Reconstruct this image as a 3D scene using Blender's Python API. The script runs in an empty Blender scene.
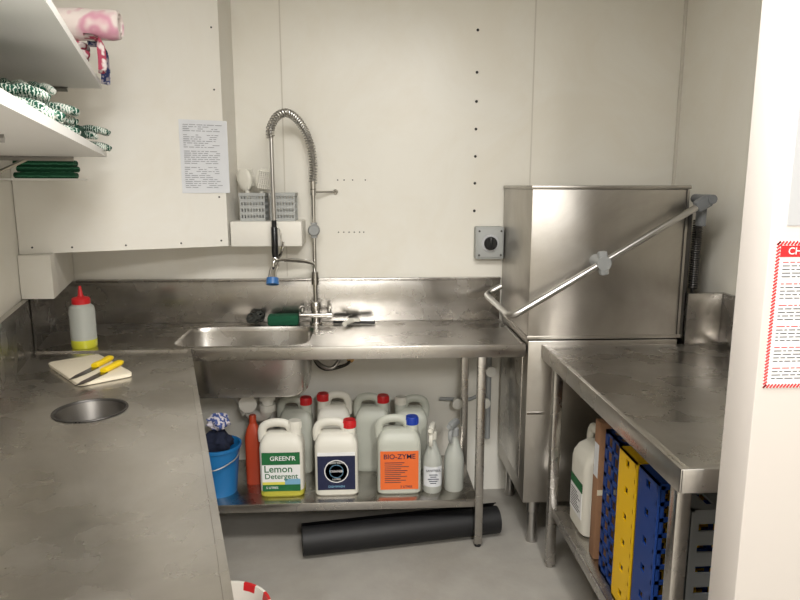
import bpy, bmesh, math, random
from mathutils import Vector, Matrix, Euler
random.seed(7)
PI=math.pi
def T(x,y,z): return Matrix.Translation((x,y,z))
def RX(a): return Matrix.Rotation(math.radians(a),4,'X')
def RY(a): return Matrix.Rotation(math.radians(a),4,'Y')
def RZ(a): return Matrix.Rotation(math.radians(a),4,'Z')
def lin(c):
    return tuple(((x/12.92) if x<=0.04045 else ((x+0.055)/1.055)**2.4) for x in c)+(1,)
def rgb(r,g,b): return lin((r/255,g/255,b/255))

# ---------------------------------------------------------------- materials
def mat(name,c,rough=.5,metal=0,var=.06,scale=6,bump=0,bscale=60,trans=0,stretch=None,spec=.5,coat=0,rvar=0,ior=1.45,smudge=0):
    m=bpy.data.materials.new(name);m.use_nodes=True
    nt=m.node_tree;N=nt.nodes;L=nt.links
    bs=N['Principled BSDF']
    tc=N.new('ShaderNodeTexCoord');mp=N.new('ShaderNodeMapping')
    L.new(tc.outputs['Object'],mp.inputs['Vector'])
    if stretch: mp.inputs['Scale'].default_value=stretch
    nz=N.new('ShaderNodeTexNoise');nz.inputs['Scale'].default_value=scale;nz.inputs['Detail'].default_value=5
    L.new(mp.outputs[0],nz.inputs['Vector'])
    mx=N.new('ShaderNodeMix');mx.data_type='RGBA'
    mx.inputs['A'].default_value=tuple(max(0,x*(1-var)) for x in c[:3])+(1,)
    mx.inputs['B'].default_value=tuple(min(1,x*(1+var)) for x in c[:3])+(1,)
    L.new(nz.outputs['Fac'],mx.inputs['Factor'])
    col=mx.outputs['Result']
    if smudge:
        ns=N.new('ShaderNodeTexNoise');ns.inputs['Scale'].default_value=2.3;ns.inputs['Detail'].default_value=8;ns.inputs['Roughness'].default_value=.65;ns.inputs['Distortion'].default_value=.8
        L.new(tc.outputs['Object'],ns.inputs['Vector'])
        rp=N.new('ShaderNodeValToRGB');rp.color_ramp.elements[0].position=.42;rp.color_ramp.elements[1].position=.62
        rp.color_ramp.elements[0].color=(1,1,1,1);q=1-smudge;rp.color_ramp.elements[1].color=(q,q*.985,q*.96,1)
        L.new(ns.outputs['Fac'],rp.inputs[0])
        m2=N.new('ShaderNodeMix');m2.data_type='RGBA';m2.blend_type='MULTIPLY';m2.inputs['Factor'].default_value=1
        L.new(col,m2.inputs['A']);L.new(rp.outputs[0],m2.inputs['B']);col=m2.outputs['Result']
    L.new(col,bs.inputs['Base Color'])
    bs.inputs['Metallic'].default_value=metal
    bs.inputs['Roughness'].default_value=rough
    bs.inputs['IOR'].default_value=ior
    bs.inputs['Specular IOR Level'].default_value=spec
    bs.inputs['Transmission Weight'].default_value=trans
    bs.inputs['Coat Weight'].default_value=coat
    if rvar:
        mr=N.new('ShaderNodeMapRange');mr.inputs['From Min'].default_value=.3;mr.inputs['From Max'].default_value=.7
        mr.inputs['To Min'].default_value=rough-rvar;mr.inputs['To Max'].default_value=rough+rvar
        nz3=N.new('ShaderNodeTexNoise');nz3.inputs['Scale'].default_value=scale*1.7;nz3.inputs['Detail'].default_value=6
        L.new(tc.outputs['Object'],nz3.inputs['Vector'])
        L.new(nz3.outputs['Fac'],mr.inputs['Value']);L.new(mr.outputs[0],bs.inputs['Roughness'])
    if bump:
        bn=N.new('ShaderNodeBump');bn.inputs['Strength'].default_value=bump;bn.inputs['Distance'].default_value=.002
        n2=N.new('ShaderNodeTexNoise');n2.inputs['Scale'].default_value=bscale
        L.new(mp.outputs[0],n2.inputs['Vector']);L.new(n2.outputs['Fac'],bn.inputs['Height']);L.new(bn.outputs[0],bs.inputs['Normal'])
    return m
def stripes(name,c1,c2,scale=40,rough=.9,direction='X',thr=.5,dist=1.5,soft=.08):
    m=mat(name,c1,rough)
    nt=m.node_tree;N=nt.nodes;L=nt.links;bs=N['Principled BSDF']
    tc=N.new('ShaderNodeTexCoord');w=N.new('ShaderNodeTexWave');w.bands_direction=direction
    w.inputs['Scale'].default_value=scale;w.inputs['Distortion'].default_value=dist;w.inputs['Detail Scale'].default_value=3
    L.new(tc.outputs['Object'],w.inputs['Vector'])
    cr=N.new('ShaderNodeValToRGB');cr.color_ramp.elements[0].position=max(0,thr-soft);cr.color_ramp.elements[1].position=min(1,thr+soft)
    cr.color_ramp.elements[0].color=c1;cr.color_ramp.elements[1].color=c2
    L.new(w.outputs['Fac'],cr.inputs[0]);L.new(cr.outputs[0],bs.inputs['Base Color'])
    return m
M={}
M['wall']=mat('painted_wall_panel',rgb(231,228,219),.30,var=.02,scale=2,bump=.06,bscale=4,spec=.5,smudge=.03)
M['wall2']=mat('painted_box_panel',rgb(230,227,219),.5,var=.02,scale=2,bump=.1,bscale=5,smudge=.03)
M['wallp']=mat('partition_paint',rgb(208,201,195),.5,var=.02,scale=2)
M['white']=mat('white_laminate',rgb(234,232,228),.45,var=.02)
M['ceil']=mat('ceiling_paint',rgb(232,230,224),.8,var=.02)
M['seam']=mat('seam_sealant',rgb(210,205,194),.6)
M['screw']=mat('dark_screw',rgb(52,50,48),.5,.3)
M['steel']=mat('brushed_steel',rgb(184,181,177),.26,1,var=.10,scale=5,bump=.04,bscale=120,stretch=(1,14,14),rvar=.05,smudge=.12)
M['steeltop']=mat('worn_steel_top',rgb(203,200,196),.28,1,var=.10,scale=3.5,bump=.04,bscale=90,rvar=.09,smudge=.14)
M['steelv']=mat('hood_steel',rgb(176,172,166),.36,1,var=.10,scale=3,bump=.08,bscale=90,stretch=(4,4,1),rvar=.06,smudge=.12)
M['chrome']=mat('chrome',rgb(205,203,200),.12,1,var=.03)
M['satin']=mat('satin_metal',rgb(190,188,185),.3,1,var=.05)
M['dkmetal']=mat('dark_metal',rgb(82,80,78),.4,.8)
M['chute']=mat('chute_steel',rgb(120,117,113),.4,1)
M['black']=mat('black_rubber',rgb(24,24,26),.55,var=.15)
M['blackgl']=mat('black_plastic',rgb(20,20,22),.3)
M['grey']=mat('grey_plastic',rgb(150,152,152),.45)
M['greyb']=mat('basket_grey_plastic',rgb(168,170,168),.5)
M['greyd']=mat('dark_grey_plastic',rgb(112,115,118),.5)
M['hdpe']=mat('white_jug_plastic',rgb(220,217,206),.4,var=.03)
M['hdpe2']=mat('translucent_jug_plastic',rgb(186,188,177),.4,var=.05)
M['yjug']=mat('yellow_liquid_jug_plastic',rgb(186,180,64),.4,var=.05)
M['red']=mat('red_plastic',rgb(196,30,36),.4)
M['blue']=mat('blue_plastic',rgb(28,60,160),.4)
M['crateb']=mat('blue_crate_plastic',rgb(24,58,126),.5)
M['cratey']=mat('yellow_crate_plastic',rgb(232,186,20),.5)
M['crateg']=mat('grey_crate_plastic',rgb(134,137,139),.55)
M['bucket']=mat('blue_bucket_plastic',rgb(30,110,170),.4)
M['yellow']=mat('yellow_handle',rgb(240,205,20),.4)
M['yliq']=mat('yellow_liquid',rgb(206,204,60),.2)
M['milky']=mat('milky_plastic',rgb(196,199,192),.3,var=.03,trans=.25)
M['blade']=mat('knife_blade',rgb(110,108,105),.25,1)
M['board']=mat('board_plastic',rgb(228,218,196),.5,var=.05,scale=15)
M['paper']=mat('paper',rgb(218,220,224),.7,var=.03,bump=.2,bscale=8)
M['paperg']=mat('grey_paper',rgb(186,187,189),.7,var=.04)
M['ink']=mat('print_ink',rgb(70,70,76),.7)
M['inklt']=mat('faint_ink',rgb(135,135,142),.7)
M['redprint']=mat('red_print',rgb(200,40,44),.6)
M['greenp']=mat('green_print',rgb(30,104,58),.5)
M['navyp']=mat('navy_print',rgb(28,34,66),.5)
M['orangep']=mat('orange_print',rgb(232,110,50),.5)
M['yellowp']=mat('yellow_print',rgb(222,214,90),.5)
M['cyanp']=mat('pale_blue_print',rgb(120,170,200),.5)
M['whitep']=mat('white_print',rgb(234,234,234),.5)
M['green']=mat('green_scourer',rgb(22,84,58),.9,bump=1,bscale=300)
M['wool']=mat('steel_wool',rgb(72,74,70),.6,.4,var=.5,scale=160,bump=1,bscale=300)
M['pvc']=mat('white_pvc',rgb(215,213,205),.4)
M['orange']=mat('orange_red_plastic',rgb(170,62,34),.4)
M['card']=mat('brown_cardboard',rgb(150,112,84),.8)
M['brass']=mat('brass',rgb(150,120,80),.4,.8)
M['glove']=stripes('green_white_knit',rgb(18,70,54),rgb(190,200,190),46,thr=.68,dist=6)
M['glove2']=stripes('white_green_knit',rgb(214,216,208),rgb(70,120,100),50,thr=.8,dist=6)
M['greencloth']=stripes('green_cloth_fold',rgb(14,74,50),rgb(60,120,90),22,direction='Z',thr=.8)
M['dkgreen']=mat('dark_green_cloth',rgb(16,60,46),.95,bump=.8,bscale=260)
M['navy']=mat('navy_cloth',rgb(24,30,50),.95,bump=.6,bscale=200)
M['pink']=stripes('pink_white_cloth',rgb(222,210,206),rgb(204,150,168),3.2,thr=.7,dist=9,soft=.3,direction='Y')
M['bluecloth']=stripes('blue_check_cloth',rgb(70,86,140),rgb(206,200,208),14,direction='DIAGONAL',dist=7,soft=.2)
M['redcloth']=stripes('red_white_cloth',rgb(170,70,92),rgb(222,212,210),7,direction='Y',dist=9,soft=.25)
M['cream']=mat('cream_cloth',rgb(222,214,196),.95,bump=.8,bscale=200)
M['floor']=mat('concrete_floor',rgb(160,156,149),.55,var=.16,scale=9,bump=.3,bscale=50,smudge=.08)
M['spray']=mat('blue_spray_plastic',rgb(60,110,170),.35)
M['bristle']=mat('white_bristles',rgb(225,222,212),.8,bump=1,bscale=300)

# ---------------------------------------------------------------- mesh builder
def top(o):
    while o.parent is not None:o=o.parent
    return o
class B:
    def __init__(s): s.bm=bmesh.new(); s.m=Matrix()
    def merge(s,b2,X,mi,keepmi=False):
        X=s.m@X; mp={}
        for v in b2.verts: mp[v]=s.bm.verts.new(X@v.co)
        for f in b2.faces:
            try:
                nf=s.bm.faces.new([mp[v] for v in f.verts]); nf.material_index=f.material_index if keepmi else mi
            except ValueError: pass
        b2.free()
    def box(s,c,size,mi=0,bev=0,R=None,seg=2):
        b=bmesh.new();bmesh.ops.create_cube(b,size=1)
        for v in b.verts: v.co=Vector((v.co.x*size[0],v.co.y*size[1],v.co.z*size[2]))
        if bev: bmesh.ops.bevel(b,geom=list(b.edges),offset=bev,segments=seg,affect='EDGES',profile=.5)
        s.merge(b,T(*c)@(R or Matrix()),mi)
    def boxb(s,lo,hi,mi=0,bev=0):
        s.box([(a+b)/2 for a,b in zip(lo,hi)],[abs(b-a) for a,b in zip(lo,hi)],mi,bev)
    def tube(s,pts,r,seg=10,mi=0,closed=False,flat=1.0):
        pts=[Vector(p) for p in pts];n=len(pts)
        rs=r if isinstance(r,(list,tuple)) else [r]*n
        tang=[]
        for i in range(n):
            a=pts[(i-1)%n] if (closed or i>0) else pts[i]; b=pts[(i+1)%n] if (closed or i<n-1) else pts[i]
            tang.append((b-a).normalized())
        up=Vector((0,0,1)) if abs(tang[0].z)<.9 else Vector((0,1,0))
        nrm=(up-tang[0]*up.dot(tang[0])).normalized()
        rings=[]
        for i in range(n):
            t=tang[i]; nrm=(nrm-t*nrm.dot(t)).normalized(); bn=t.cross(nrm)
            rings.append([s.bm.verts.new(s.m@(pts[i]+(nrm*math.cos(2*PI*k/seg)+bn*math.sin(2*PI*k/seg)*flat)*rs[i])) for k in range(seg)])
        R=range(n if closed else n-1)
        for i in R:
            a=rings[i];b=rings[(i+1)%n]
            for k in range(seg):
                f=s.bm.faces.new([a[k],a[(k+1)%seg],b[(k+1)%seg],b[k]]);f.material_index=mi
        if not closed:
            for ring in (rings[0],rings[-1]):
                f=s.bm.faces.new(ring);f.material_index=mi
    def cyl(s,p0,p1,r,seg=20,mi=0,r1=None):
        s.tube([p0,p1],[r,r if r1 is None else r1],seg,mi)
    def lathe(s,prof,seg=28,mi=0,c=(0,0,0),cap=(True,True)):
        rings=[]
        for (r,z) in prof:
            rings.append([s.bm.verts.new(s.m@Vector((c[0]+r*math.cos(2*PI*k/seg),c[1]+r*math.sin(2*PI*k/seg),c[2]+z))) for k in range(seg)])
        for i in range(len(rings)-1):
            m_=mi[i] if isinstance(mi,list) else mi
            for k in range(seg):
                f=s.bm.faces.new([rings[i][k],rings[i][(k+1)%seg],rings[i+1][(k+1)%seg],rings[i+1][k]]);f.material_index=m_
        if cap[0]: f=s.bm.faces.new(rings[0]);f.material_index=mi[0] if isinstance(mi,list) else mi
        if cap[1]: f=s.bm.faces.new(rings[-1]);f.material_index=mi[-1] if isinstance(mi,list) else mi
    def loft(s,secs,n=4,seg=40,mi=0,cap=(True,True)):
        rings=[]
        for (z,cx,cy,hw,hd) in secs:
            rings.append([s.bm.verts.new(s.m@Vector((cx+p[0],cy+p[1],z))) for p in sup(hw,hd,n,seg)])
        for i in range(len(rings)-1):
            m_=mi[i] if isinstance(mi,list) else mi
            for k in range(seg):
                f=s.bm.faces.new([rings[i][k],rings[i][(k+1)%seg],rings[i+1][(k+1)%seg],rings[i+1][k]]);f.material_index=m_
        if cap[0]: f=s.bm.faces.new(rings[0]);f.material_index=mi[0] if isinstance(mi,list) else mi
        if cap[1]: f=s.bm.faces.new(rings[-1]);f.material_index=mi[-1] if isinstance(mi,list) else mi
    def plate(s,outer,holes,ztop,th,mi=0):
        b=bmesh.new();loops=[]
        for lp in [outer]+holes:
            vs=[b.verts.new((p[0],p[1],ztop)) for p in lp];loops.append(vs)
        ed=[]
        for vs in loops:
            for i in range(len(vs)): ed.append(b.edges.new((vs[i],vs[(i+1)%len(vs)])))
        bmesh.ops.triangle_fill(b,use_beauty=True,use_dissolve=False,edges=ed)
        low={}
        for v in list(b.verts): low[v]=b.verts.new((v.co.x,v.co.y,ztop-th))
        for f in list(b.faces): b.faces.new([low[v] for v in reversed(f.verts)])
        for vs in loops:
            for i in range(len(vs)):
                a,c=vs[i],vs[(i+1)%len(vs)]; b.faces.new([a,c,low[c],low[a]])
        s.merge(b,Matrix(),mi)
    def prism(s,poly,z0,z1,mi=0): s.plate(poly,[],z1,z1-z0,mi)
    def text(s,body,size,X,mi=0,sx=1):
        cu=bpy.data.curves.new('t','FONT');cu.body=body;cu.size=size;cu.align_x='CENTER';cu.align_y='CENTER';cu.resolution_u=3;cu.offset=size*.012
        o=bpy.data.objects.new('t',cu);bpy.context.collection.objects.link(o)
        dg=bpy.context.evaluated_depsgraph_get();me=bpy.data.meshes.new_from_object(o.evaluated_get(dg))
        b=bmesh.new();b.from_mesh(me);bpy.data.objects.remove(o);bpy.data.curves.remove(cu);bpy.data.meshes.remove(me)
        s.merge(b,X@Matrix.Diagonal((sx,1,1,1)),mi)
    def grid(s,fn,nu,nv,mi=0,th=0):
        vs=[[s.bm.verts.new(s.m@Vector(fn(i/nu,j/nv))) for j in range(nv+1)] for i in range(nu+1)]
        for i in range(nu):
            for j in range(nv):
                f=s.bm.faces.new([vs[i][j],vs[i+1][j],vs[i+1][j+1],vs[i][j+1]]);f.material_index=mi
    def fin(s,name,mats,parent=None,world=False,sharp=38,recalc=True,props=None,loc=(0,0,0),rz=0):
        if world and parent is not None: s.bm.transform(top(parent).matrix_basis.inverted())
        if recalc: bmesh.ops.recalc_face_normals(s.bm,faces=list(s.bm.faces))
        for f in s.bm.faces: f.smooth=True
        a=math.radians(sharp)
        for e in s.bm.edges:
            if len(e.link_faces)==2:
                if e.calc_face_angle(0)>a: e.smooth=False
        me=bpy.data.meshes.new(name);s.bm.to_mesh(me);s.bm.free()
        for m_ in mats: me.materials.append(M[m_])
        o=bpy.data.objects.new(name,me);bpy.context.collection.objects.link(o)
        if parent is not None: o.parent=parent
        else: o.matrix_basis=T(*loc)@RZ(rz)
        if props:
            for k,v in props.items(): o[k]=v
        return o
def sup(hw,hd,n,seg):
    out=[]
    for k in range(seg):
        a=2*PI*(k+.5)/seg;c=math.cos(a);d=math.sin(a)
        out.append((hw*math.copysign(abs(c)**(2/n),c),hd*math.copysign(abs(d)**(2/n),d)))
    return out
def cr(P,n=8):
    P=[Vector(p) for p in P];out=[]
    for i in range(len(P)-1):
        a=P[max(i-1,0)];b=P[i];c=P[i+1];d=P[min(i+2,len(P)-1)]
        for k in range(n):
            t=k/n
            out.append(.5*((2*b)+(c-a)*t+(2*a-5*b+4*c-d)*t*t+(3*b-a-3*c+d)*t**3))
    out.append(P[-1]);return out
def thing(name,label,cat,loc=(0,0,0),rz=0,group=None):
    o=bpy.data.objects.new(name,None);o.empty_display_size=.05
    bpy.context.collection.objects.link(o);o.matrix_basis=T(*loc)@RZ(rz)
    o['label']=label;o['category']=cat
    if group:o['group']=group
    return o
def P(label,cat,group=None):
    d={'label':label,'category':cat}
    if group:d['group']=group
    return d
def dup(o,loc,rz=0,label=None,parent=None,X=None):
    c=o.copy();bpy.context.collection.objects.link(c)
    if parent is None: c.matrix_basis=X if X is not None else T(*loc)@RZ(rz)
    else: c.parent=parent
    if label:c['label']=label
    for ch in [x for x in o.children]: dup(ch,None,parent=c)
    return c
def struct(b,name,mats): return b.fin(name,mats,props={'kind':'structure'})

# ---------------------------------------------------------------- room shell
def wl(Y): return -1.33+(2.53-Y)*.30      # slanted side wall line
b=B();b.boxb((-3.2,-3.2,-.1),(3.2,3.3,0));struct(b,'floor',['floor'])
b=B();b.boxb((-3.2,-3.2,2.6),(3.2,3.3,2.7));struct(b,'ceiling',['ceil'])
b=B();b.boxb((-1.75,3.12,0),(1.62,3.22,2.6));struct(b,'wall_back',['wall'])
b=B();b.boxb((1.49,1.3,0),(1.59,3.12,2.6));struct(b,'wall_right',['wall'])
b=B();b.prism([(wl(3.12),3.12),(wl(-.3),-.3),(wl(-.3)-.1,-.3),(wl(3.12)-.1,3.12)],0,2.6);struct(b,'wall_left',['wall'])
b=B();b.boxb((-3.2,-.4,0),(wl(-.3)-.1,-.3,2.6));struct(b,'wall_left_return',['wall'])
b=B();b.boxb((.768,1.2,0),(3.2,1.3,2.6),0,.004);struct(b,'wall_partition',['wallp'])
b=B();b.boxb((-3.2,-3.3,0),(3.2,-3.2,2.6));struct(b,'wall_front',['wall'])
b=B();b.boxb((3.2,-3.2,0),(3.3,1.2,2.6));struct(b,'wall_right_rear',['wall'])
b=B();b.boxb((-3.3,-3.2,0),(-3.2,-.4,2.6));struct(b,'wall_left_rear',['wall'])
# seams
for i,x in enumerate((-.378,.785)):
    b=B();b.boxb((x-.003,3.1175,1.12),(x+.003,3.1215,2.6));struct(b,'trim_%d'%(i+1),['seam'])
b=B();b.boxb((1.478,3.108,1.12),(1.49,3.12,2.6));struct(b,'trim_3',['seam'])
# boxed bulkhead with sloping face
bk=B();bk.prism([(-.61,2.92),(-.594,3.12),(wl(3.12)+.002,3.12),(wl(2.60)+.002,2.60)],1.285,2.6)
struct(bk,'wall_bulkhead',['wall2'])
b=B();b.boxb((-.598,2.92,1.282),(-.285,3.118,1.392),0,.003);struct(b,'trim_4',['wall2'])
b=B();b.prism([(wl(2.56)+.002,2.56),(wl(2.56)+.125,2.56),(wl(3.1)+.125,3.115),(wl(3.1)+.006,3.115)],1.115,1.284);struct(b,'trim_5',['wall2'])

# screws
sb=B();sb.m=RX(90);sb.lathe([(.0065,0),(.0065,.002),(.003,.004)],12)
scr=sb.fin('wall_screw',['screw'],props=P('small dark screw fixed in the white wall panel','screw','screws in the wall panels'))
scr.matrix_basis=T(.52,3.12,2.25)
for z in (2.065,1.935,1.81,1.685,1.56,1.43): dup(scr,(.52,3.12,z))
for i,x in enumerate((-.13,-.10,-.06,0)): dup(scr,(x,3.12,1.575),X=T(x,3.12,1.575)@Matrix.Scale(.5,4))
for i,x in enumerate((-.13,-.105,-.08,-.055,-.03,-.01)): dup(scr,(x,3.12,1.33),X=T(x,3.12,1.33)@Matrix.Scale(.5,4))
ang=math.degrees(math.atan2(2.92-2.60,-.61-wl(2.60)))
def bulk(t,z,off=.0): # point on bulkhead face, t metres from its outer corner
    d=Vector((math.cos(math.radians(ang)),math.sin(math.radians(ang)),0))
    p=Vector((-.61,2.92,z))-d*t
    n=Vector((math.sin(math.radians(ang)),-math.cos(math.radians(ang)),0))
    return p+n*off
for t,z in ((.03,1.31),(.2,1.305),(.42,1.305),(.62,1.305),(.76,1.31),(.03,1.95),(.03,1.50),(.03,2.2)):
    p=bulk(t,z); dup(scr,None,X=T(*p)@RZ(ang)@Matrix.Scale(.6,4))

# ---------------------------------------------------------------- sink bench
bench=thing('sink_bench','stainless steel sink bench with backsplash and under-shelf along the wall','bench',(-.3,2.85,0))
SX,SW=-.525,.285
opening=[(SX+p[0],2.815+p[1]) for p in sup(SW,.185,6,48)]
b=B();b.plate([(wl(2.578)+.004,2.578),(.652,2.578),(.652,3.1),(wl(3.1)+.004,3.1)],[opening],.9,.003)
b.boxb((-.74,2.572,.852),(.655,2.580,.905),0,.003)       # front rolled apron
b.boxb((-.72,2.580,.897),(.652,2.592,.905),0,.002)
b.boxb((.645,2.58,.86),(.655,3.1,.903),0,.002)
b.fin('worktop',['steeltop'],bench,True)
b=B();secs=[(.9,SX,2.815,SW,.185),(.893,SX,2.815,SW-.004,.181),(.88,SX,2.815,SW-.007,.178),(.69,SX,2.815,SW-.015,.168),(.668,SX,2.815,SW-.03,.155),(.66,SX,2.815,SW-.065,.125)]
b.loft(secs,6,48,0,(False,True));b.lathe([(.045,.663),(.045,.668),(.03,.665),(.0,.6645)],24,0,(-.45,2.83,0))
b.fin('sink_bowl',['steeltop'],bench,True)
b=B();b.boxb((wl(3.1)+.01,3.1,.9),(.652,3.118,1.105),0,.003)
b.boxb((wl(3.1)+.14,3.088,1.100),(.652,3.118,1.112),0,.003)
b.prism([(wl(2.58)+.002,2.58),(wl(2.58)+.03,2.58),(wl(3.1)+.03,3.1),(wl(3.1)+.004,3.1)],.9,1.112)
b.fin('backsplash',['steel'],bench,True)
b=B();b.boxb((-1.25,2.585,.205),(.47,3.05,.222),0,.003);b.boxb((-1.25,2.583,.185),(.47,2.590,.222),0,.002)
b.fin('under_shelf',['steel'],bench,True)
b=B();b.boxb((-1.25,2.60,.86),(.62,2.63,.885));b.boxb((-1.25,3.0,.86),(.62,3.03,.885));b.fin('frame_rail',['steel'],bench,True)
for (x,y) in ((.475,2.59),(.475,3.04),(-1.22,2.62),(-1.3,3.04)):
    b=B();b.boxb((x-.017,y-.017,.015),(x+.017,y+.017,.896),0,.003);b.lathe([(.014,0),(.014,.02)],16,1,(x,y,0));b.fin('leg',['steel','black'],bench,True)

# ---------------------------------------------------------------- side counter (slanted)
ctr=thing('prep_counter','stainless steel prep counter with raised rim and round scrap hole','counter',(-.75,1.6,0))
def cxr(Y): return -.705+(2.568-Y)*.301
def cxl(Y): return wl(Y)+.012
HC=(-.812,1.868)
hole=[(HC[0]+.095*math.cos(2*PI*k/48),HC[1]+.095*math.sin(2*PI*k/48)) for k in range(48)]
b=B()
outer=[(cxr(2.568),2.568),(cxl(2.568),2.568),(cxl(.3),.3),(cxr(.3),.3)]
b.plate(outer,[hole],.9,.004)
def strip(x0f,x1f,y0,y1,z0,z1): b.prism([(x0f(y0),y0),(x1f(y0),y0),(x1f(y1),y1),(x0f(y1),y1)],z0,z1)
strip(lambda y:cxr(y)-.014,cxr,.3,2.568,.90,.906)
strip(lambda y:cxr(y)-.005,lambda y:cxr(y)+.002,.3,2.568,.852,.905)
b.prism([(cxr(2.568),2.568),(cxl(2.568)+.02,2.568),(cxl(2.554)+.02,2.554),(cxr(2.554),2.554)],.9,.907)
b.fin('worktop',['steeltop'],ctr,True)
b=B()
b.prism([(cxl(2.568)-.01,2.568),(cxl(2.568)+.014,2.568),(cxl(.3)+.014,.3),(cxl(.3)-.01,.3)],.9,1.112)
b.fin('backsplash',['steel'],ctr,True)
b=B();b.lathe([(.104,.9015),(.103,.903),(.097,.903),(.093,.897),(.091,.83),(.085,.82),(.03,.816),(0.001,.816)],48,[1,1,1,0,0,0,0],(HC[0],HC[1],0),(False,False))
b.fin('scrap_chute',['chute','dkmetal'],ctr,True)
for (x,y) in ((cxr(2.5)-.04,2.5),(cxl(2.5)+.05,2.5),(cxr(.4)-.04,.4),(cxl(.4)+.05,.4)):
    b=B();b.boxb((x-.017,y-.017,0),(x+.017,y+.017,.896),0,.003);b.fin('leg',['steel'],ctr,True)

# ---------------------------------------------------------------- pass-through dishwasher
dw=thing('dishwasher','stainless hood-type commercial dishwasher with long lift handle','dishwasher',(.98,2.84,0))
x0,x1,y0,y1=.660,1.30,2.575,3.11
b=B();b.boxb((x0,y0,.925),(x1,y1,1.535),0,.004)
b.boxb((x0-.004,y0-.004,1.535),(x1+.004,y1+.003,1.55),0,.004)
b.boxb((x0-.003,y0-.003,.925),(x1+.003,y1,.94),0,.002)
b.boxb((x1-.016,y0-.003,.94),(x1-.013,y0+.002,1.535),1)
hood=b.fin('hood',['steelv','dkmetal'],dw,True)
b=B();b.boxb((x0+.005,y0+.005,.2),(x1-.005,y1,.918),0,.004)
b.boxb((x0+.01,y0+.001,.60),(x0+.085,y0+.006,.61),1);b.boxb((x0,y0+.08,.28),(x0+.006,y1-.05,.84),1,.002)
b.fin('base_cabinet',['steelv','steel'],dw,True)
for x in (x0+.06,x1-.05):
    for y in (y0+.045,y1-.05):
        b=B();b.lathe([(.024,0),(.026,.01),(.022,.03),(.022,.14),(.027,.145),(.027,.2)],20,0,(x,y,0));b.fin('foot',['satin'],dw,True)
hy0,hy1=2.50,3.02
pts=cr([(1.335,hy0,1.49),(1.2,hy0,1.412),(.926,hy0,1.247),(.66,hy0,1.088),(.605,hy0,1.055),(.578,hy0+.012,1.042),(.566,hy0+.05,1.04),(.566,2.75,1.04),(.566,hy1-.06,1.04),(.572,hy1-.015,1.044),(.595,hy1,1.056),(.64,hy1,1.08)],6)
b=B();b.tube(pts,.0135,14);h=b.fin('handle',['satin'],dw,True)
b=B();b.cyl((.93,hy0-.022,1.249),(.93,y0+.002,1.249),.028,28);b.box((.93,hy0-.004,1.249),(.036,.03,.095),0,.008,RY(-8));c_=b.fin('handle_clip',['grey'],h,True)
b=B();b.box((1.315,hy0,1.480),(.062,.034,.048),0,.009,RY(-30));b.cyl((1.343,hy0-.022,1.497),(1.343,2.62,1.497),.018,20,0);b.box((1.333,2.54,1.44),(.022,.05,.10),0,.004)
b.fin('pivot_bracket',['greyd'],dw,True)
b=B();b.boxb((1.306,2.59,.93),(1.318,2.62,1.46));b.boxb((1.33,2.63,.2),(1.345,2.66,1.45));b.fin('lift_post',['dkmetal'],dw,True)
b=B();pp=[]
for i in range(30*12+1):
    a=2*PI*i/12;pp.append((1.385+.016*math.cos(a),2.66+.016*math.sin(a),1.12+.29*i/360))
b.tube(pp,.0042,6);b.cyl((1.385,2.66,.93),(1.385,2.66,1.47),.008,10);b.fin('lift_spring',['dkmetal'],dw,True)

# ---------------------------------------------------------------- outlet bench
rb=thing('outlet_bench','stainless steel outlet bench with under-shelf beside the dishwasher','bench',(1.1,1.95,0))
b=B();b.boxb((.722,1.372,.897),(1.485,2.57,.9));b.boxb((.72,1.37,.845),(.728,2.57,.906),0,.003);b.boxb((.72,1.37,.845),(1.485,1.378,.906),0,.003)
b.boxb((.728,1.378,.9),(.745,2.57,.905),0,.002);b.boxb((.745,1.378,.9),(1.485,1.392,.905),0,.002)
b.fin('worktop',['steeltop'],rb,True)
b=B();b.boxb((1.322,2.571,.88),(1.487,2.60,1.112),0,.003);b.boxb((1.468,1.38,.9),(1.487,2.57,1.112),0,.003);b.fin('backsplash',['steel'],rb,True)
b=B();b.boxb((.75,1.38,.243),(1.47,2.44,.258),0,.003);b.boxb((.745,1.38,.225),(.752,2.44,.262),0,.002);b.fin('under_shelf',['steel'],rb,True)
for (x,y) in ((.745,1.41),(1.45,1.41),(.745,2.42),(1.45,2.42)):
    b=B();b.boxb((x-.018,y-.018,.012),(x+.018,y+.018,.896),0,.003);b.lathe([(.014,0),(.014,.02)],16,0,(x,y,0));b.fin('leg',['steel'],rb,True)
b=B();b.boxb((.735,1.42,.86),(.755,2.42,.89));b.fin('frame_rail',['steel'],rb,True)

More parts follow.
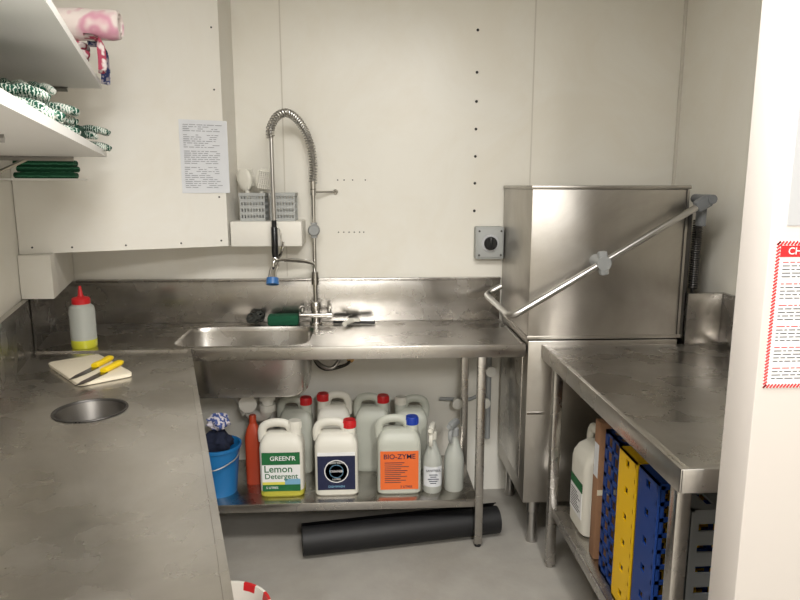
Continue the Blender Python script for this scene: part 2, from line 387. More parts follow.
# ---------------------------------------------------------------- dish racks standing on edge
def rack(name,loc,th,m_,label,group=None,style='solid'):
    r=thing(name,label,'dish rack',loc,0,group)
    S=.5;b=B();t_=.006
    def side(fn):   # rim panel: fn(u0,u1,w0,w1)
        if style=='lattice':
            fn(0,S,0,.022);fn(0,S,th-.022,th);fn(0,S,th*.5-.008,th*.5+.008)
            for i in range(11):
                u=i*(S-.014)/10;fn(u,u+.014,0,th)
        else:
            fn(0,S,0,th*.18);fn(0,S,th*.82,th)
            cuts=[.045,.13,.215,.30,.385,.47] if style=='solid' else [.06+.076*i for i in range(6)]
            sl=.022 if style=='solid' else .020
            w0,w1=(th*.40,th*.60) if style=='solid' else (th*.25,th*.75)
            fn(0,S,th*.18,w0);fn(0,S,w1,th*.82)
            p=0
            for c in cuts:
                fn(p,c-sl/2,w0,w1);p=c+sl/2
            fn(p,S,w0,w1)
    def guard(f):
        def g(a,c,d,e):
            if c>a and e>d+1e-6:f(a,c,d,e)
        return g
    side(guard(lambda a,c,d,e:b.boxb((a,d,0),(c,e,t_))))
    side(guard(lambda a,c,d,e:b.boxb((a,d,S-t_),(c,e,S))))
    side(guard(lambda a,c,d,e:b.boxb((0,d,a),(t_,e,c))))
    side(guard(lambda a,c,d,e:b.boxb((S-t_,d,a),(S,e,c))))
    b.fin('rim_wall',[m_],r)
    b=B();g0=.004
    if style=='slots':
        for i in range(9):
            b.boxb((0,g0,i*.0575),(S,g0+.006,i*.0575+.038))
        for u in (0,.12,.24,.36,.48): b.boxb((u,g0-.001,0),(u+.02,g0+.007,S))
    else:
        for i in range(11):
            u=.01+i*.047;b.boxb((u,g0,.0),(u+.012,g0+.006,S));b.boxb((0,g0,u),(S,g0+.006,u+.012))
    b.fin('base_grid',[m_],r)
    return r
G='dish racks under the outlet bench'
rack('dish_rack',(.785,1.862,.26),.135,'crateb','blue lattice plastic dish rack stood on edge by a carton',G,'lattice')
rack('dish_rack',(.775,1.728,.26),.125,'cratey','yellow plastic dish rack stood on edge between blue racks',G)
rack('dish_rack',(.78,1.595,.26),.125,'crateb','blue plastic dish rack stood on edge beside yellow rack',G)
rack('dish_rack',(.80,1.45,.26),.12,'crateg','grey slotted plastic dish rack stood on edge',G,'slots')
b=B();b.box((0,0,.25),(.40,.05,.50),0,.002);b.boxb((-.2,-.0255,.24),(.2,-.0246,.26),1);b.boxb((-.2005,-.02,.30),(-.2,.02,.42),2);b.fin('cardboard_carton',['card','board','paper'],None,loc=(.985,2.07,.26),props=P('flat brown cardboard carton standing on the shelf','carton'))

# ---------------------------------------------------------------- jugs
def jug(loc,rz,body,cap,label,kind=None,w=.092,d=.064,h=.315,group='jugs on the sink bench shelf',capside=1,liquid=None):
    r=thing('chemical_jug',label,'jug',loc,rz,group)
    b=B();hb=h*.72
    b.loft([(0,0,0,w*.93,d*.9),(.008,0,0,w,d),(.028,0,0,w,d),(.030,0,0,w,d),(hb*.93,0,0,w,d),(hb*1.02,0,0,w*.97,d*.93),(hb*1.12,0,0,w*.84,d*.72),(hb*1.18,0,0,w*.66,d*.45),(hb*1.19,0,0,w*.55,d*.36)],6,48,[1,1,1,0,0,0,0,0] if liquid else 0)
    nx=capside*w*.60
    b.lathe([(.028,hb*1.06),(.028,h-.018),(.024,h-.012)],24,0,(nx,0,0))
    hx=-capside
    b.tube(cr([(nx*.75,0,hb*1.12),(nx*.62,0,hb*1.25),(nx*.30,0,h-.014),(hx*w*.25,0,h-.008),(hx*w*.72,0,h-.018),(hx*w*.90,0,hb*1.20),(hx*w*.88,0,hb*1.0)],5),.014,12,0,flat=1.35)
    b.fin('body',[body]+([liquid] if liquid else []),r)
    b=B();b.lathe([(.0285,h-.034),(.0285,h-.006),(.026,h),(.001,h)],24,0,(nx,0,0),(True,False))
    for k in range(16):
        a=2*PI*k/16;b.box((nx+.0285*math.cos(a),.0285*math.sin(a),h-.02),(.003,.003,.024))
    b.fin('cap',[cap],r)
    if kind:
        b=B();y=-d-.0012;F=lambda x,z:T(x,y-.0008,z)@RX(90)
        def pl(x0,x1,z0,z1,mi,o=0):
            b.boxb((x0,y-o,z0),(x1,-d*.97,z1),mi)
        if kind=='lemon':
            pl(-w*.86,w*.86,.03,.205,0);pl(-w*.86,w*.86,.150,.205,1,.0004);pl(-w*.86,w*.86,.03,.060,1,.0004);pl(.015,w*.86,.060,.085,3,.0004);pl(-w*.86,.015,.060,.072,2,.0004)
            b.text("GREEN'R",.028,F(.008,.178),0);b.text('Lemon',.044,F(-.012,.130),1);b.text('Detergent',.034,F(.0,.097),1)
            b.text('5 LITRES',.014,F(-.040,.046),0)
            b.fin('label',['whitep','greenp','yellowp','cyanp'],r)
        if kind=='navy':
            pl(-w*.86,w*.86,.03,.185,1);pl(-w*.86,w*.86,.185,.20,0);
            b.m=T(0,y-.0006,.115)@RX(90);b.lathe([(.052,0),(.052,.0003),(.048,.0003),(.048,0)],40,0)
            b.m=T(0,y-.0006,.115)@RX(90);b.lathe([(.030,0),(.030,.0003),(.028,.0003),(.028,0)],30,2);b.m=Matrix()
            b.text('HEAVY DUTY',.012,F(0,.153),0);b.text('CLEANER',.013,F(0,.115),0);b.text('5 LITRES',.010,F(0,.078),0);b.text('DISHWASH',.014,F(0,.045),2)
            b.fin('label',['whitep','navyp','cyanp'],r)
        if kind=='orange':
            pl(-w*.86,w*.86,.025,.20,0)
            b.text('BIO-ZYME',.031,F(0,.175),1,1.0)
            for i in range(11):
                z=.148-i*.009;ww=random.uniform(.035,.066)
                b.boxb((-.064,y-.0008,z-.0014),(-.064+ww*1.9,y,z+.0014),2 if i%4 else 1)
            b.text('5 LITRES',.014,F(.03,.037),1)
            b.fin('label',['orangep','navyp','ink'],r)
        if kind=='plain':
            pl(-w*.7,w*.7,.06,.20,0);pl(-w*.7,w*.7,.165,.20,1,.0004)
            for i in range(8): b.boxb((-w*.6,y-.0008,.145-i*.01),(w*random.uniform(.1,.6),y,.148-i*.01),2)
            b.fin('label',['whitep','greenp','ink'],r)
    return r
Z=.222
jug((-.372,2.705,Z),0,'hdpe','hdpe','yellow-green detergent jug with green lemon label','lemon',w=.094,h=.325,liquid='yjug')
jug((-.136,2.705,Z),0,'hdpe','red','white jug with navy round-logo label and red cap','navy',w=.094,h=.325)
jug((.136,2.705,Z),0,'hdpe2','blue','pale jug with orange label and blue cap','orange',w=.096,h=.335)
jug((-.335,2.93,Z),0,'hdpe2','red','translucent jug with red cap behind lemon detergent',None,.078,.058,.355,capside=1)
jug((-.160,2.94,Z),4,'hdpe','red','white jug with red cap against the wall',None,.078,.058,.37,capside=-1)
jug((.025,2.93,Z),-6,'hdpe2','red','tall translucent jug with red cap',None,.08,.058,.36,capside=1)
jug((.205,2.94,Z),0,'hdpe2','hdpe','translucent jug behind orange-labelled jug',None,.078,.058,.345,capside=-1)
jug((.865,2.27,.26),-90,'hdpe','hdpe','large white jug with printed label on lower shelf','plain',.09,.075,.39,group='jugs under the outlet bench')
jug((1.08,2.25,.26),84,'hdpe','hdpe','large white jug behind another jug',None,.09,.08,.375,group='jugs under the outlet bench')

# ---------------------------------------------------------------- spray bottles
def spray(loc,rz,bm_,hm,label,lab,s=1.0):
    r=thing('spray_bottle',label,'spray bottle',loc,rz,'spray bottles on the shelf')
    S=Matrix.Scale(s,4)
    b=B();b.m=S;b.lathe([(.036,0),(.039,.006),(.039,.12),(.036,.145),(.026,.175),(.016,.205),(.013,.215),(.013,.235)],28);b.fin('body',[bm_],r)
    b=B();b.m=S;b.lathe([(.017,.222),(.017,.25),(.012,.256)],20);b.box((-.012,0,.272),(.07,.022,.030),0,.007);b.box((.026,0,.266),(.02,.018,.016),0,.004)
    b.cyl((-.046,0,.276),(-.06,0,.276),.009,14);sh=b.fin('spray_head',[hm],r)
    b=B();b.m=S;b.tube(cr([(-.034,0,.262),(-.045,0,.245),(-.046,0,.225),(-.036,0,.205)],4),.005,8,0,flat=1.6);b.fin('trigger',[hm],sh)
    if lab:
        b=B();b.m=S@RZ(-rz);R=.0396
        b.grid(lambda u,v:(R*math.sin(-1.15+2.3*u),-R*math.cos(-1.15+2.3*u),.03+.085*v),14,1)
        b.text('SANITISER',.013,T(0,-R-.0006,.10)@RX(90),1)
        for i in range(5):
            ww=.012+.01*((i*7)%3)/2;b.boxb((-ww,-R-.0008,.045+i*.009),(ww,-R-.0002,.048+i*.009),2)
        b.fin('label',['paper','ink','navyp'],r)
    return r
spray((.283,2.68,Z),75,'milky','hdpe','clear spray bottle with printed label on the shelf',True,1.08)
spray((.380,2.69,Z),60,'milky','grey','white spray bottle with grey trigger head',False,1.12)

# orange bottle, blue bucket with cloths
r=thing('cleaner_bottle','orange-red plastic bottle beside the blue bucket','bottle',(-.513,2.80,Z))
b=B();b.loft([(0,0,0,.034,.03),(.006,0,0,.036,.032),(.22,0,0,.036,.032),(.255,0,0,.028,.024),(.285,0,0,.014,.014)],3.5,32);b.fin('body',['orange'],r)
b=B();b.lathe([(.016,.28),(.016,.315),(.013,.32)],18);b.fin('cap',['orange'],r)
r=thing('bucket','blue plastic bucket holding cloths on the shelf','bucket',(-.655,2.72,Z))
b=B();b.lathe([(.075,0),(.095,.205),(.103,.207),(.103,.22),(.096,.22),(.091,.205),(.072,.006),(.001,.006)],36,0,(0,0,0),(True,False));b.fin('body',['bucket'],r)
b=B();b.tube(cr([(-.1,0,.205),(-.085,-.06,.17),(0,-.115,.145),(.085,-.06,.17),(.1,0,.205)],6),.003,8);b.fin('bail_handle',['satin'],r)
def crumple(seed,sx,sy,sz,m_,name,loc,label,cat,group=None):
    random.seed(seed);b=B()
    ph=[random.uniform(0,6.28) for _ in range(8)]
    def fn(u,v):
        th=2*PI*u;f=PI*v
        rr=1+.13*math.sin(5*th+ph[0]+3*v*PI)+.10*math.sin(9*th+ph[1]-4*v*PI)+.06*math.sin(14*v*PI+ph[2]+2*th)
        return (sx*rr*math.sin(f)*math.cos(th),sy*rr*math.sin(f)*math.sin(th),sz*(1+.12*math.sin(3*th+ph[3]))*(-math.cos(f))+sz)
    b.grid(fn,40,20);bmesh.ops.remove_doubles(b.bm,verts=b.bm.verts,dist=.0004)
    return b.fin(name,[m_],None,sharp=60,loc=loc,props=P(label,cat,group))
crumple(3,.062,.058,.055,'navy','cleaning_cloth',(-.655,2.72,Z+.17),'dark crumpled cloth in the bucket','cloth','cloths in the bucket')
crumple(5,.045,.045,.035,'bluecloth','cleaning_cloth',(-.645,2.72,Z+.285),'blue checked cloth on top of the bucket','cloth','cloths in the bucket')

# ---------------------------------------------------------------- waste pipes and hoses
r=thing('waste_trap','white plastic sink waste trap below the bowl','pipe',(-.5,2.9,.3))
b=B();b.tube(cr([(-.45,2.83,.655),(-.45,2.83,.56),(-.47,2.85,.52),(-.52,2.87,.515),(-.56,2.89,.55),(-.60,2.93,.59),(-.66,2.98,.59),(-.70,3.08,.585)],6),.026,16)
b.cyl((-.45,2.83,.60),(-.45,2.83,.64),.036,20);b.cyl((-.45,2.83,.55),(-.45,2.83,.58),.036,20);b.cyl((-.54,2.878,.525),(-.565,2.895,.56),.036,20);b.fin('trap_pipe',['pvc'],r,True)
b=B();b.cyl((-.535,2.86,.585),(-.535,2.815,.585),.040,24);b.cyl((-.535,2.86,.585),(-.55,2.89,.57),.03,20);b.fin('inspection_cap',['pvc'],r,True)
r=thing('water_supply','hot and cold supply hoses looping below the tap','hose',(-.22,3.0,.5))
b=B();b.tube(cr([(-.26,3.05,.895),(-.26,3.04,.78),(-.23,3.0,.72),(-.17,2.98,.70),(-.13,3.0,.74),(-.13,3.09,.80)],8),.009,10);b.fin('hose',['satin'],r,True)
b=B();b.tube(cr([(-.22,3.06,.895),(-.22,3.05,.80),(-.25,3.02,.74),(-.20,3.0,.69),(-.10,3.04,.70),(-.08,3.1,.72)],8),.008,10);b.fin('hose',['dkmetal'],r,True)
for (x,z) in((-.08,.72),(-.13,.80)):
    b=B();b.cyl((x,3.06,z),(x,3.118,z),.018,16);b.fin('stop_valve',['brass'],r,True)
r=thing('wall_pipework','grey pipes with stop valves on the wall under the bench','pipe',(.57,3.06,.3))
b=B();b.cyl((.60,3.07,.30),(.60,3.07,.86),.013,14);b.cyl((.56,3.09,.25),(.56,3.09,.75),.010,14)
b.tube(cr([(.56,3.09,.52),(.50,3.08,.50),(.42,3.09,.50),(.36,3.10,.50)],5),.009,10);b.fin('pipe',['grey'],r,True)
for (x,z) in ((.60,.66),(.575,.50),(.44,.50)):
    b=B();b.tube([(x,3.075,z),(x,3.031,z),(x,3.030,z),(x,3.012,z),(x,3.010,z)],[.014,.014,.026,.026,.02],20);b.fin('stop_valve',['pvc'],r,True)

# ---------------------------------------------------------------- rolled mat on floor
b=B()
ma,mb=Vector((-.28,2.55,.072)),Vector((.58,2.69,.072))
ax=mb-ma;L_=ax.length
n=90
sp=[]
for i in range(n+1):
    a=2*PI*3.2*i/n;rr=.028+.042*i/n;sp.append((rr*math.cos(a),rr*math.sin(a)))
def fn(u,v):
    k=min(int(round(u*n)),n);return (v*L_,sp[k][0],sp[k][1])
b.grid(fn,n,1)
def fn2(u,v):
    k=min(int(round(u*n)),n);c=sp[k];q=1-.005/math.hypot(*c);return (v*L_,c[0]*q,c[1]*q)
b.grid(fn2,n,1)
for e in (0,L_):
    for k in range(n):
        a,c=sp[k],sp[k+1];qa=1-.005/math.hypot(*a);qc=1-.005/math.hypot(*c)
        f=b.bm.faces.new([b.bm.verts.new((e,a[0],a[1])),b.bm.verts.new((e,c[0],c[1])),b.bm.verts.new((e,c[0]*qc,c[1]*qc)),b.bm.verts.new((e,a[0]*qa,a[1]*qa))])
b.fin('rolled_floor_mat',['black'],None,recalc=False,loc=(ma.x,ma.y,.0705),rz=math.degrees(math.atan2(ax.y,ax.x)),props=P('black rubber mat rolled up on the floor','floor mat'))

# bucket under side counter: one body mesh with red-and-white patterned rim
r=thing('bucket','white bucket with red patterned rim on the floor','bucket',(-.465,1.865,0))
b=B();b.m=Matrix.Scale(1.07,4);b.lathe([(.11,0),(.138,.20),(.146,.202),(.146,.222),(.138,.222),(.133,.20),(.106,.006),(.001,.006)],40,0,(0,0,0),(True,False))
b.bm.verts.ensure_lookup_table()
for f in b.bm.faces:
    c=f.calc_center_median()
    if c.z>.212 and len(f.verts)==4:
        k=int((math.atan2(c.y,c.x)/(2*PI)%1)*20)
        if k%2: f.material_index=1
b.fin('body',['hdpe','red'],r)
b=B();b.m=Matrix.Scale(1.07,4);b.tube(cr([(.146,0,.21),(.15,-.09,.195),(.10,-.16,.185),(0,-.185,.18),(-.10,-.16,.185),(-.15,-.09,.195),(-.146,0,.21)],6),.004,8);b.fin('bail_handle',['red'],r)
crumple(21,.09,.085,.045,'redcloth','cleaning_cloth',(-.465,1.865,.10),'red and white cloth inside the white bucket','cloth')

# ---------------------------------------------------------------- pre-rinse tap
tp=thing('pre_rinse_tap','tall chrome pre-rinse tap with coiled spring and spray gun','tap',(-.24,3.045,.9))
rx,ry=-.24,3.045
b=B();b.lathe([(.03,.9),(.03,.908),(.022,.914),(.019,.96),(.024,.965),(.024,1.0),(.017,1.01)],24,0,(rx,ry,0))
b.cyl((rx-.06,ry-.01,.945),(rx+.06,ry-.01,.945),.014,16)
b.cyl((rx-.075,ry-.01,.945),(rx-.052,ry-.01,.945),.019,16);b.cyl((rx+.052,ry-.01,.945),(rx+.075,ry-.01,.945),.019,16)
b.fin('valve_body',['chrome'],tp,True)
for sgn in(-1,1):
    b=B();b.cyl((rx+sgn*.064,ry-.01,.955),(rx+sgn*.064,ry-.01,.985),.010,12);b.tube([(rx+sgn*.064,ry-.01,.985),(rx+sgn*.07,ry-.06,.990)],[.007,.005],10);b.fin('lever_handle',['chrome'],tp,True)
b=B();b.cyl((rx,ry,1.0),(rx,ry,1.55),.0095,16);b.cyl((rx,ry,1.53),(rx,ry,1.575),.014,16);b.fin('riser_pipe',['chrome'],tp,True)
b=B();b.m=T(rx,ry-.004,1.345)@RX(90);b.lathe([(.024,-.012),(.028,-.006),(.028,.008),(.022,.016)],24);b.m=Matrix();b.cyl((rx,ry,1.31),(rx,ry,1.38),.015,16)
b.fin('diverter_knob',['grey'],tp,True)
b=B();b.tube(cr([(rx,ry,1.13),(rx-.005,ry-.02,1.185),(rx-.03,ry-.06,1.205),(rx-.10,ry-.14,1.222),(rx-.155,ry-.19,1.228),(rx-.165,ry-.20,1.20)],7),.009,12);b.cyl((rx,ry,1.09),(rx,ry,1.15),.017,18)
b.fin('spout',['chrome'],tp,True)
b=B();b.cyl((rx,ry,1.52),(rx+.10,3.118,1.52),.005,10);b.cyl((rx+.099,3.112,1.52),(rx+.10,3.119,1.52),.012,16);b.cyl((rx,ry,1.505),(rx,ry,1.535),.014,16);b.fin('wall_bracket',['chrome'],tp,True)
hx,hy=-.40,2.88
path=cr([(rx,ry,1.56),(rx+.003,ry,1.64),(rx-.005,ry-.008,1.72),(rx-.028,ry-.03,1.79),(rx-.062,ry-.065,1.84),(rx-.10,ry-.105,1.86),(rx-.137,ry-.14,1.84),(hx-.002,hy+.002,1.79),(hx-.002,hy,1.75)],24)
b=B();b.tube(path,.008,8);b.tube(cr([(hx,hy,1.76),(hx,hy,1.55),(hx+.002,hy,1.36)],8),.0085,12);b.fin('hose',['satin'],tp,True)
b=B();cum=[0]
for i in range(1,len(path)): cum.append(cum[-1]+(path[i]-path[i-1]).length)
tot=cum[-1];turns=42;N_=turns*12;pp=[]
def at(s_):
    for i in range(1,len(path)):
        if cum[i]>=s_-1e-9:
            q=(s_-cum[i-1])/max(1e-9,cum[i]-cum[i-1]);return path[i-1].lerp(path[i],q),(path[i]-path[i-1]).normalized()
    return path[-1],(path[-1]-path[-2]).normalized()
for i in range(N_+1):
    p_,t_=at(tot*i/N_);side_=t_.cross(Vector((.71,-.71,0)).cross(Vector((0,0,1)))).normalized();bn=t_.cross(side_)
    a=2*PI*i/12;pp.append(p_+(side_*math.cos(a)+bn*math.sin(a))*.0165)
b.tube(pp,.0034,6);b.fin('spring',['satin'],tp,True)
b=B();b.cyl((hx,hy,1.40),(hx,hy,1.375),.011,14);b.lathe([(.010,1.375),(.014,1.37),(.015,1.26),(.012,1.235)],18,0,(hx,hy,0));gr=b.fin('hand_grip',['blackgl'],tp,True)
b=B();b.lathe([(.012,1.24),(.016,1.23),(.018,1.20),(.014,1.185)],20,0,(hx,hy,0));b.tube([(hx,hy,1.20),(hx-.008,hy-.03,1.175),(hx-.008,hy-.045,1.15)],[.017,.018,.020],18);sv=b.fin('spray_valve',['chrome'],tp,True)
b=B();b.tube([(hx-.008,hy-.045,1.152),(hx-.008,hy-.055,1.125)],[.026,.028],24);b.fin('spray_nozzle',['spray'],sv,True)
b=B();b.tube(cr([(hx+.012,hy-.012,1.235),(hx+.028,hy-.03,1.25),(hx+.040,hy-.05,1.29),(hx+.045,hy-.055,1.31)],5),.005,8);b.fin('trigger_lever',['chrome'],sv,True)
b=B();b.tube(cr([(hx+.014,hy,1.37),(hx+.028,hy-.005,1.34),(hx+.03,hy-.005,1.27),(hx+.014,hy,1.245)],5),.003,8);b.fin('hook_ring',['chrome'],gr,True)

# ---------------------------------------------------------------- things on the benches
b=B();b.box((0,0,.026),(.145,.07,.05),0,.012);b.fin('scourer',['green'],None,loc=(-.392,3.03,.9005),rz=3,props=P('dark green scouring pad beside the tap','scouring pad'))
random.seed(2);b=B()
for k in range(26):
    c=Vector((random.uniform(-.028,.028),random.uniform(-.025,.025),random.uniform(.018,.045)));R_=random.uniform(.012,.022);u=Vector((random.gauss(0,1),random.gauss(0,1),random.gauss(0,.5))).normalized();w_=u.orthogonal().normalized()
    b.tube([c+(u*math.cos(2*PI*i/14)+w_*math.sin(2*PI*i/14))*R_*(1 if c.z>R_ else c.z/R_*.9) for i in range(14)],.0035,6,0,closed=True)
b.fin('steel_wool_scourer',['wool'],None,loc=(-.525,3.045,.9),props=P('tangled grey steel wool scourer on bench edge','scourer'))
r=thing('squeegee','small white and black squeegee lying on the bench','squeegee',(-.06,3.03,.9005),-6)
b=B();b.box((.0,0,.010),(.20,.02,.012),0,.003);b.box((0,-.014,.008),(.20,.012,.004),0);b.fin('blade',['blackgl'],r)
b=B();b.tube(cr([(.0,.0,.017),(-.02,-.035,.018),(-.035,-.075,.016)],5),[.010]*5+[.011]*5+[.012],12);b.box((0,0,.02),(.06,.03,.014),0,.005);b.fin('handle',['hdpe'],r)
r=thing('squeeze_bottle','clear squeeze bottle with red nozzle cap and yellow liquid','bottle',(-1.15,2.645,.9005))
b=B();b.lathe([(.045,0),(.049,.006),(.049,.035),(.0485,.037),(.049,.15),(.046,.168),(.034,.178),(.032,.186)],32,[1,1,0,0,0,0,0]);b.fin('body',['milky','yliq'],r)
b=B();b.lathe([(.035,.180),(.035,.200),(.030,.205),(.014,.209),(.010,.215),(.005,.252),(.001,.252)],24,0,(0,0,0),(True,False))
b.fin('nozzle_cap',['red'],r)
r=thing('cutting_board','small cream plastic cutting board on the counter','cutting board',(-.985,2.284,.901),-50.2)
b=B();b.loft([(0,0,0,.172,.088),(.002,0,0,.176,.091),(.012,0,0,.176,.091),(.014,0,0,.172,.088)],14,72);b.fin('board',['board'],r)
def knife(tip,end,label,z=.9165):
    t=Vector((tip[0],tip[1],z));e=Vector((end[0],end[1],z));d=e-t;L=d.length
    r=thing('kitchen_knife',label,'knife',t,math.degrees(math.atan2(d.y,d.x)),'knives on the cutting board')
    b=B();bl=L-.115;P_=[(0,0),(.03,-.011),(bl*.6,-.017),(bl,-.018),(bl,.010),(.05,.009)]
    b.prism(P_,0,.002);b.fin('blade',['blade'],r)
    b=B();b.m=T(bl-.004,-.003,.008)@RY(90)
    b.loft([(0,0,0,.007,.012),(.01,0,0,.009,.014),(.05,0,-.001,.0085,.0125),(.095,0,.001,.009,.015),(.112,0,.003,.008,.014),(.119,0,.003,.004,.008)],3,20);b.fin('handle',['yellow'],r);return r
knife((-.984,2.12),(-.945,2.385),'kitchen knife with bright yellow handle on the board')
knife((-.935,2.05),(-.885,2.32),'yellow-handled knife near the board edge')

# ---------------------------------------------------------------- wall switch
r=thing('isolator_switch','grey surface-mounted isolator switch with black rotary knob','switch',(.588,3.12,1.28))
b=B();b.box((0,-.03,0),(.136,.058,.155),0,.008);b.box((0,-.062,0),(.120,.008,.135),0,.004);
for sx in(-1,1):
    for sz in(-1,1): b.cyl((sx*.052,-.066,sz*.057),(sx*.052,-.069,sz*.057),.005,10,1)
b.fin('housing',['greyb','dkmetal'],r)
b=B();b.m=T(0,-.066,0)@RX(90);b.lathe([(.042,0),(.042,.004),(.040,.006)],32,1);b.lathe([(.031,.004),(.031,.02),(.027,.024),(.001,.024)],28,0,(0,0,0),(True,False));b.box((0,0,.026),(.012,.056,.012),0,.003);b.fin('knob',['blackgl','paperg'],r)

# ---------------------------------------------------------------- baskets with brushes
def basket(x,label):
    r=thing('basket',label,'basket',(x,3.02,1.392),0,'grey plastic baskets on the ledge')
    b=B();w,d,h=.052,.055,.125
    b.boxb((-w,-d,0),(w,d,.004))
    for z in (.0,.028,.056,.084): 
        b.boxb((-w,-d-.0015,z),(w,-d+.0015,z+.014));b.boxb((-w,d-.0015,z),(w,d+.0015,z+.014));b.boxb((-w-.0015,-d,z),(-w+.0015,d,z+.014));b.boxb((w-.0015,-d,z),(w+.0015,d,z+.014))
    for i in range(9):
        xx=-w+i*(2*w)/8;b.boxb((xx-.0035,-d-.002,0),(xx+.0035,-d+.001,h));b.boxb((xx-.0035,d-.001,0),(xx+.0035,d+.002,h))
    for i in range(7):
        yy=-d+i*(2*d)/6;b.boxb((-w-.002,yy-.003,0),(-w+.001,yy+.003,h));b.boxb((w-.001,yy-.003,0),(w+.002,yy+.003,h))
    b.fin('lattice_body',['greyb'],r)
    b=B();b.boxb((-w-.007,-d-.007,h-.014),(w+.007,-d,h));b.boxb((-w-.007,d,h-.014),(w+.007,d+.007,h));b.boxb((-w-.007,-d,h-.014),(-w,d,h));b.boxb((w,-d,h-.014),(w+.007,d,h));b.fin('rim',['greyb'],r)
    return r
basket(-.505,'grey lattice plastic basket holding white brushes');basket(-.372,'grey lattice plastic basket on the ledge')
def brush(loc,tilt,label):
    r=thing('scrubbing_brush',label,'brush',loc,0,'brushes in the baskets');X=tilt
    b=B();b.m=X;b.tube(cr([(0,0,0),(0,.003,.06),(0,0,.10),(0,-.004,.135)],5),[.008]*5+[.010]*5+[.011]*5+[.018],12);b.m=X@T(0,0,.180);b.loft([(-.05,0,0,.014,.010),(-.035,0,0,.030,.014),(.0,0,0,.039,.016),(.03,0,0,.034,.014),(.046,0,0,.018,.010)],2.2,28);hd=b.fin('handle',['hdpe'],r)
    b=B();b.m=X
    for i in range(10):
        for j in range(7):
            b.cyl((-.024+.008*j,-.010,.148+i*.0072),(-.029+.0097*j,-.030,.144+i*.0082),.0045,6)
    b.fin('bristles',['bristle'],r)
brush((-.517,3.02,1.40),RY(-9)@RZ(158),'white dish brush leaning in the basket')
brush((-.490,2.995,1.40),RY(11)@RX(3)@RZ(30),'white dish brush with dense bristles in the basket')

# ---------------------------------------------------------------- papers
r=thing('paper_notice','white printed notice taped to the boxed wall','paper',tuple(bulk(.083,1.67,.001)),ang)
b=B();b.grid(lambda u,v:((u-.5)*.20,-.001-.003*math.sin(PI*u)*.6,(v-.5)*.305),8,8,0)
b.fin('sheet',['paper'],r)
b=B();random.seed(5)
for i in range(32):
    z=.132-i*.0084
    if i in(4,12,20): continue
    x=-.085
    while x<.05:
        w_=random.uniform(.008,.03);b.boxb((x,-.0042,z-.0010),(x+w_,-.0036,z+.0010));x+=w_+.005+(.03 if random.random()<.2 else 0)
b.fin('printed_lines',['inklt'],r)
r=thing('safety_poster','white safety poster with red striped border on partition','poster',(.885,1.2,1.30))
b=B();W,H_=.205,.29;b.boxb((-W/2,-.0012,-H_/2),(W/2,0,H_/2),0)
b.boxb((-W/2+.008,-.0018,H_/2-.03),(W/2-.008,-.001,H_/2-.008),1)
for i in range(44):
    z=-H_/2+(i+.5)*H_/44
    for xx in (-W/2+.0035,W/2-.0035): b.box((xx,-.0014,z),(.0092,.0008,.0034),1,0,RY(-38))
for i in range(30):
    x=-W/2+(i+.5)*W/30
    for zz in (H_/2-.0035,-H_/2+.0035): b.box((x,-.0014,zz),(.0092,.0008,.0034),1,0,RY(-52))
b.text('CHEMICAL SAFETY',.019,T(0,-.0022,H_/2-.019)@RX(90),0)
random.seed(9)
for i in range(34):
    z=H_/2-.040-i*.007
    if i%6==5: continue
    x=-W/2+.015
    while x<W/2-.03:
        w_=random.uniform(.005,.018);b.boxb((x,-.0016,z-.0009),(x+w_,-.001,z+.0009),2 if i%6 else 1);x+=w_+.0035
b.fin('sheet',['whitep','redprint','ink'],r)
r=thing('paper_notice','plain grey printed notice fixed on the partition','paper',(.903,1.2,1.59))
b=B();b.boxb((-.105,-.0012,-.115),(.105,0,.115),0)
for i in range(10): b.boxb((-.07,-.0016,.07-i*.015),(.06-.02*(i%3),-.001,.073-i*.015),1)
b.fin('sheet',['paperg','inklt'],r)

# ---------------------------------------------------------------- wall shelves with cloths
def sxr(Y): return -.922+(2.43-Y)*.30
def shelf(z,label):
    r=thing('wall_shelf',label,'shelf',(-1.05,1.8,z))
    b=B();b.prism([(wl(2.43)+.002,2.43),(sxr(2.43),2.43),(sxr(.5),.5),(wl(.5)+.002,.5)],z,z+.02);b.fin('board',['white'],r,True)
    for Y in (2.33,1.3):
        b=B()
        p=Vector((wl(Y)+.004,Y,0));q=p+Vector((.24,.07,0))
        b.tube([p+Vector((0,0,z-.008)),q+Vector((0,0,z-.008))],.008,4);b.tube([p+Vector((.005,0,z-.09)),p+Vector((.005,0,z))],.008,4);b.tube([p+Vector((.005,0,z-.06)),p+Vector((.10,.03,z-.01))],.006,4)
        b.fin('bracket',['satin'],r,True)
    return r
shelf(1.65,'white laminate wall shelf stacked with work gloves');shelf(1.885,'white laminate wall shelf holding folded cloths')
def glove_mesh():
    b=B()
    b.m=RY(90);b.loft([(0,0,0,.008,.045),(.01,0,0,.010,.048),(.06,0,0,.010,.044),(.07,0,0,.012,.046)],2.6,24,0)
    b.loft([(.07,0,0,.012,.045),(.10,0,0,.013,.052),(.14,0,0,.012,.052),(.165,0,0,.011,.048)],2.6,24,1);b.m=Matrix()
    for i,(y,l) in enumerate(((-.037,.055),(-.013,.072),(.012,.076),(.036,.064))):
        b.tube(cr([(.155,y,0),(.155+l*.5,y*1.25,.004),(.155+l*.85,y*1.35,-.003),(.155+l,y*1.35,-.008)],4),[.010]+[.0110]*4+[.0110]*4+[.009]*3+[.006],10,0 if i%2 else 1)
    b.tube(cr([(.10,-.045,0),(.125,-.062,.001),(.155,-.070,-.001),(.172,-.070,-.002)],4),[.011]*5+[.011]*4+[.010]*3+[.006],10,1)
    return b
g=glove_mesh().fin('work_glove',['glove2','glove'],None,sharp=60,props=P('green and white knitted work glove on the shelf','glove','work gloves on the shelf'))
random.seed(12)
first=True
